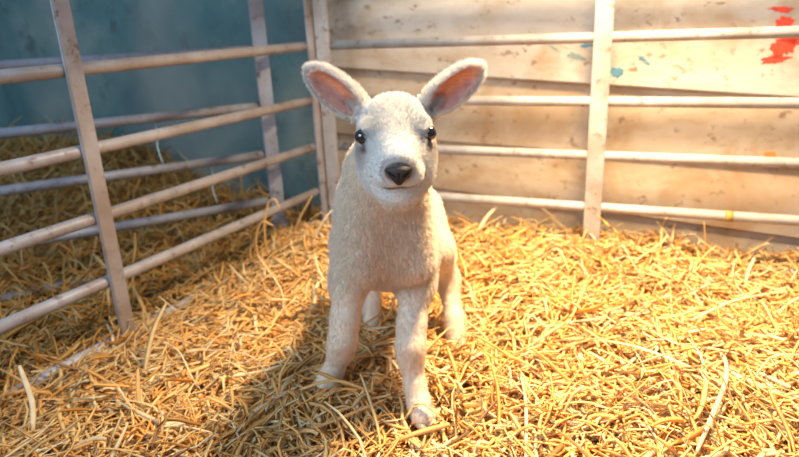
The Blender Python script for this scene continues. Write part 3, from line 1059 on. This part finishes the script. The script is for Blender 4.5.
# ---- single stalks that stand out
def smooth_path(pl, n=14):
    pl = np.array(pl, float)
    m = len(pl)
    ext = np.concatenate([[2 * pl[0] - pl[1]], pl, [2 * pl[-1] - pl[-2]]])
    out = []
    for i in range(m - 1):
        p0, p1, p2, p3 = ext[i:i + 4]
        for t in np.linspace(0, 1, n, endpoint=False):
            out.append(0.5 * ((2 * p1) + (-p0 + p2) * t + (2 * p0 - 5 * p1 + 4 * p2 - p3) * t * t + (-p0 + 3 * p1 - 3 * p2 + p3) * t ** 3))
    out.append(pl[-1])
    return np.array(out)
def stalk(pl, w, col, label, th=0.5, name='straw_stalk'):
    P = smooth_path(pl)
    c0 = P[0].copy()
    T_ = np.gradient(P, axis=0); T_ /= np.linalg.norm(T_, axis=1, keepdims=True)
    ref = np.array([0.25, -0.5, 0.8])
    S = np.cross(T_, ref); S /= np.linalg.norm(S, axis=1, keepdims=True)
    N = np.cross(S, T_)
    n = len(P); k = 6
    vs_, fs = [], []
    for i in range(n):
        e = 1 - 0.45 * abs(2 * i / (n - 1) - 1) ** 4
        for j in range(k):
            a = 2 * math.pi * j / k
            vs_.append(P[i] + S[i] * math.cos(a) * w * e + N[i] * math.sin(a) * w * th * e - c0)
    for i in range(n - 1):
        for j in range(k):
            fs.append((i * k + j, i * k + (j + 1) % k, (i + 1) * k + (j + 1) % k, (i + 1) * k + j))
    fs.append(tuple(range(k))[::-1]); fs.append(tuple((n - 1) * k + j for j in range(k)))
    o = mesh_obj(name, vs_, fs, M_straw, None, True)
    o.location = tuple(c0)
    point_color(o.data, np.tile(np.array(col), (len(vs_), 1)))
    return tag(o, label, 'straw stalk', 'single straw stalks that stand out')
def hz(x, y, d=0.0): return (x, y, float(height(x, y)) + 0.016 + d)
PALE = (0.96, 0.84, 0.58); GOLD = (0.90, 0.60, 0.24); BROWN = (0.25, 0.13, 0.055); GREY = (0.74, 0.60, 0.40)
#STALKS#
stalk([hz(0.488, 0.825, 0.02), hz(0.462, 0.770, 0.022), hz(0.415, 0.707, 0.014), hz(0.360, 0.640, 0.01)], 0.0034, PALE, 'thick bleached bent straw stalk in the bright lower right corner')
stalk([hz(0.050, 0.705, 0.004), hz(0.085, 0.722, 0.018), hz(0.126, 0.758, 0.034)], 0.0024, BROWN, "dark brown stem lying beside the lamb's nearest front hoof")
stalk([hz(-0.357, 0.952, 0.012), hz(-0.290, 0.926, 0.020), hz(-0.245, 0.898, 0.018), hz(-0.205, 0.840, 0.004)], 0.0015, GREY, 'thin greyish stalk arching towards the shadow left of the lamb')
stalk([hz(-0.240, 0.730, 0.004), hz(-0.211, 0.757, 0.014), hz(-0.160, 0.795, 0.010)], 0.0024, GREY, "pale grey stalk in the lamb's shadow, left of the far front hoof")
stalk([hz(-0.403, 0.800, 0.000), (-0.405, 0.810, 0.010), (-0.408, 0.830, 0.040)], 0.0030, GOLD, 'short blade of straw sticking up at the left, below the hurdle upright')
stalk([hz(-0.549, 0.770, 0.0), (-0.560, 0.800, 0.010), (-0.585, 0.830, 0.055)], 0.0040, PALE, 'broad pale blade sticking up at the far left edge of the pen')
stalk([hz(0.182, 0.859, 0.004), hz(0.172, 0.767, 0.014), hz(0.150, 0.660, 0.004)], 0.0026, PALE, 'long pale stalk pointing at the camera, right of the brown stem')
stalk([hz(0.509, 0.979, 0.006), hz(0.621, 1.039, 0.022), hz(0.774, 1.121, 0.008)], 0.0022, PALE, 'long pale stalk lying at the right edge of the pen')
stalk([hz(-0.160, 0.795, 0.004), hz(-0.105, 0.800, 0.016), hz(-0.045, 0.790, 0.004)], 0.0026, GOLD, "golden stalk lying across the lamb's far front hoof")
stalk([hz(-0.216, 0.701, 0.000), hz(-0.123, 0.725, 0.016), hz(-0.030, 0.775, 0.010)], 0.0023, GOLD, 'long golden stalk curving in front of both front hooves')
stalk([hz(0.329, 0.918, 0.008), hz(0.371, 0.860, 0.016), hz(0.432, 0.811, 0.008)], 0.0026, PALE, 'pale stalk in the middle of the brightest straw')
stalk([(-0.322, 1.400, 0.000), (-0.320, 1.400, 0.075), (-0.305, 1.400, 0.128), (-0.288, 1.395, 0.140), (-0.278, 1.390, 0.120)], 0.0028, GOLD, 'curled stalk arching up against the left hurdle near the corner')
stalk([(-0.280, 1.500, -0.005), (-0.250, 1.500, 0.060), (-0.215, 1.500, 0.115)], 0.0026, GOLD, 'straight stalk leaning up into the corner of the two hurdles')
stalk([(-0.330, 1.360, -0.030), (-0.335, 1.360, 0.050), (-0.315, 1.355, 0.098), (-0.288, 1.350, 0.090)], 0.0024, GOLD, 'looped stalk rising from the straw heap beside the left hurdle')
stalk([(-0.215, 1.400, -0.010), (-0.195, 1.405, 0.055), (-0.160, 1.410, 0.100), (-0.140, 1.410, 0.098)], 0.0022, PALE, 'thin pale stalk arching up behind the lamb near the corner')
stalk([(0.691, 1.300, -0.050), (0.686, 1.300, 0.020), (0.678, 1.300, 0.069)], 0.0026, GOLD, 'single stalk standing upright before the board wall at the right')
stalk([hz(0.195, 1.490, -0.012), (0.222, 1.500, 0.035), (0.250, 1.500, 0.066)], 0.0050, PALE, 'short wide pale chip leaning against the lowest back rail')

# ---- wisps of baler twine hanging from the neighbouring hurdle
def twine(t, z0, z1, label):
    a = -2.6729
    x, y = -0.3235 + math.cos(a) * t, 1.5946 + math.sin(a) * t
    ox, oy = -math.sin(a) * -0.0225, math.cos(a) * -0.0225        # far face of the rail
    pl = [(x + ox, y + oy, z0), (x + ox + 0.003, y + oy, (z0 * 2 + z1) / 3), (x + ox - 0.002, y + oy, (z0 + 2 * z1) / 3), (x + ox + 0.004, y + oy, z1)]
    o = stalk(pl, 0.0016, (0.5, 0.7, 0.75), label, 1.0, 'baler_twine')
    o.data.materials.clear(); o.data.materials.append(M_twine)
    o['category'] = 'twine'; o['group'] = 'baler twine on the neighbouring hurdle'
twine(0.27, 0.335, 0.215, 'pale blue twine hanging from the second rail of the neighbouring hurdle')
twine(0.155, 0.212, 0.095, 'pale blue twine hanging near the end upright of the neighbouring hurdle')
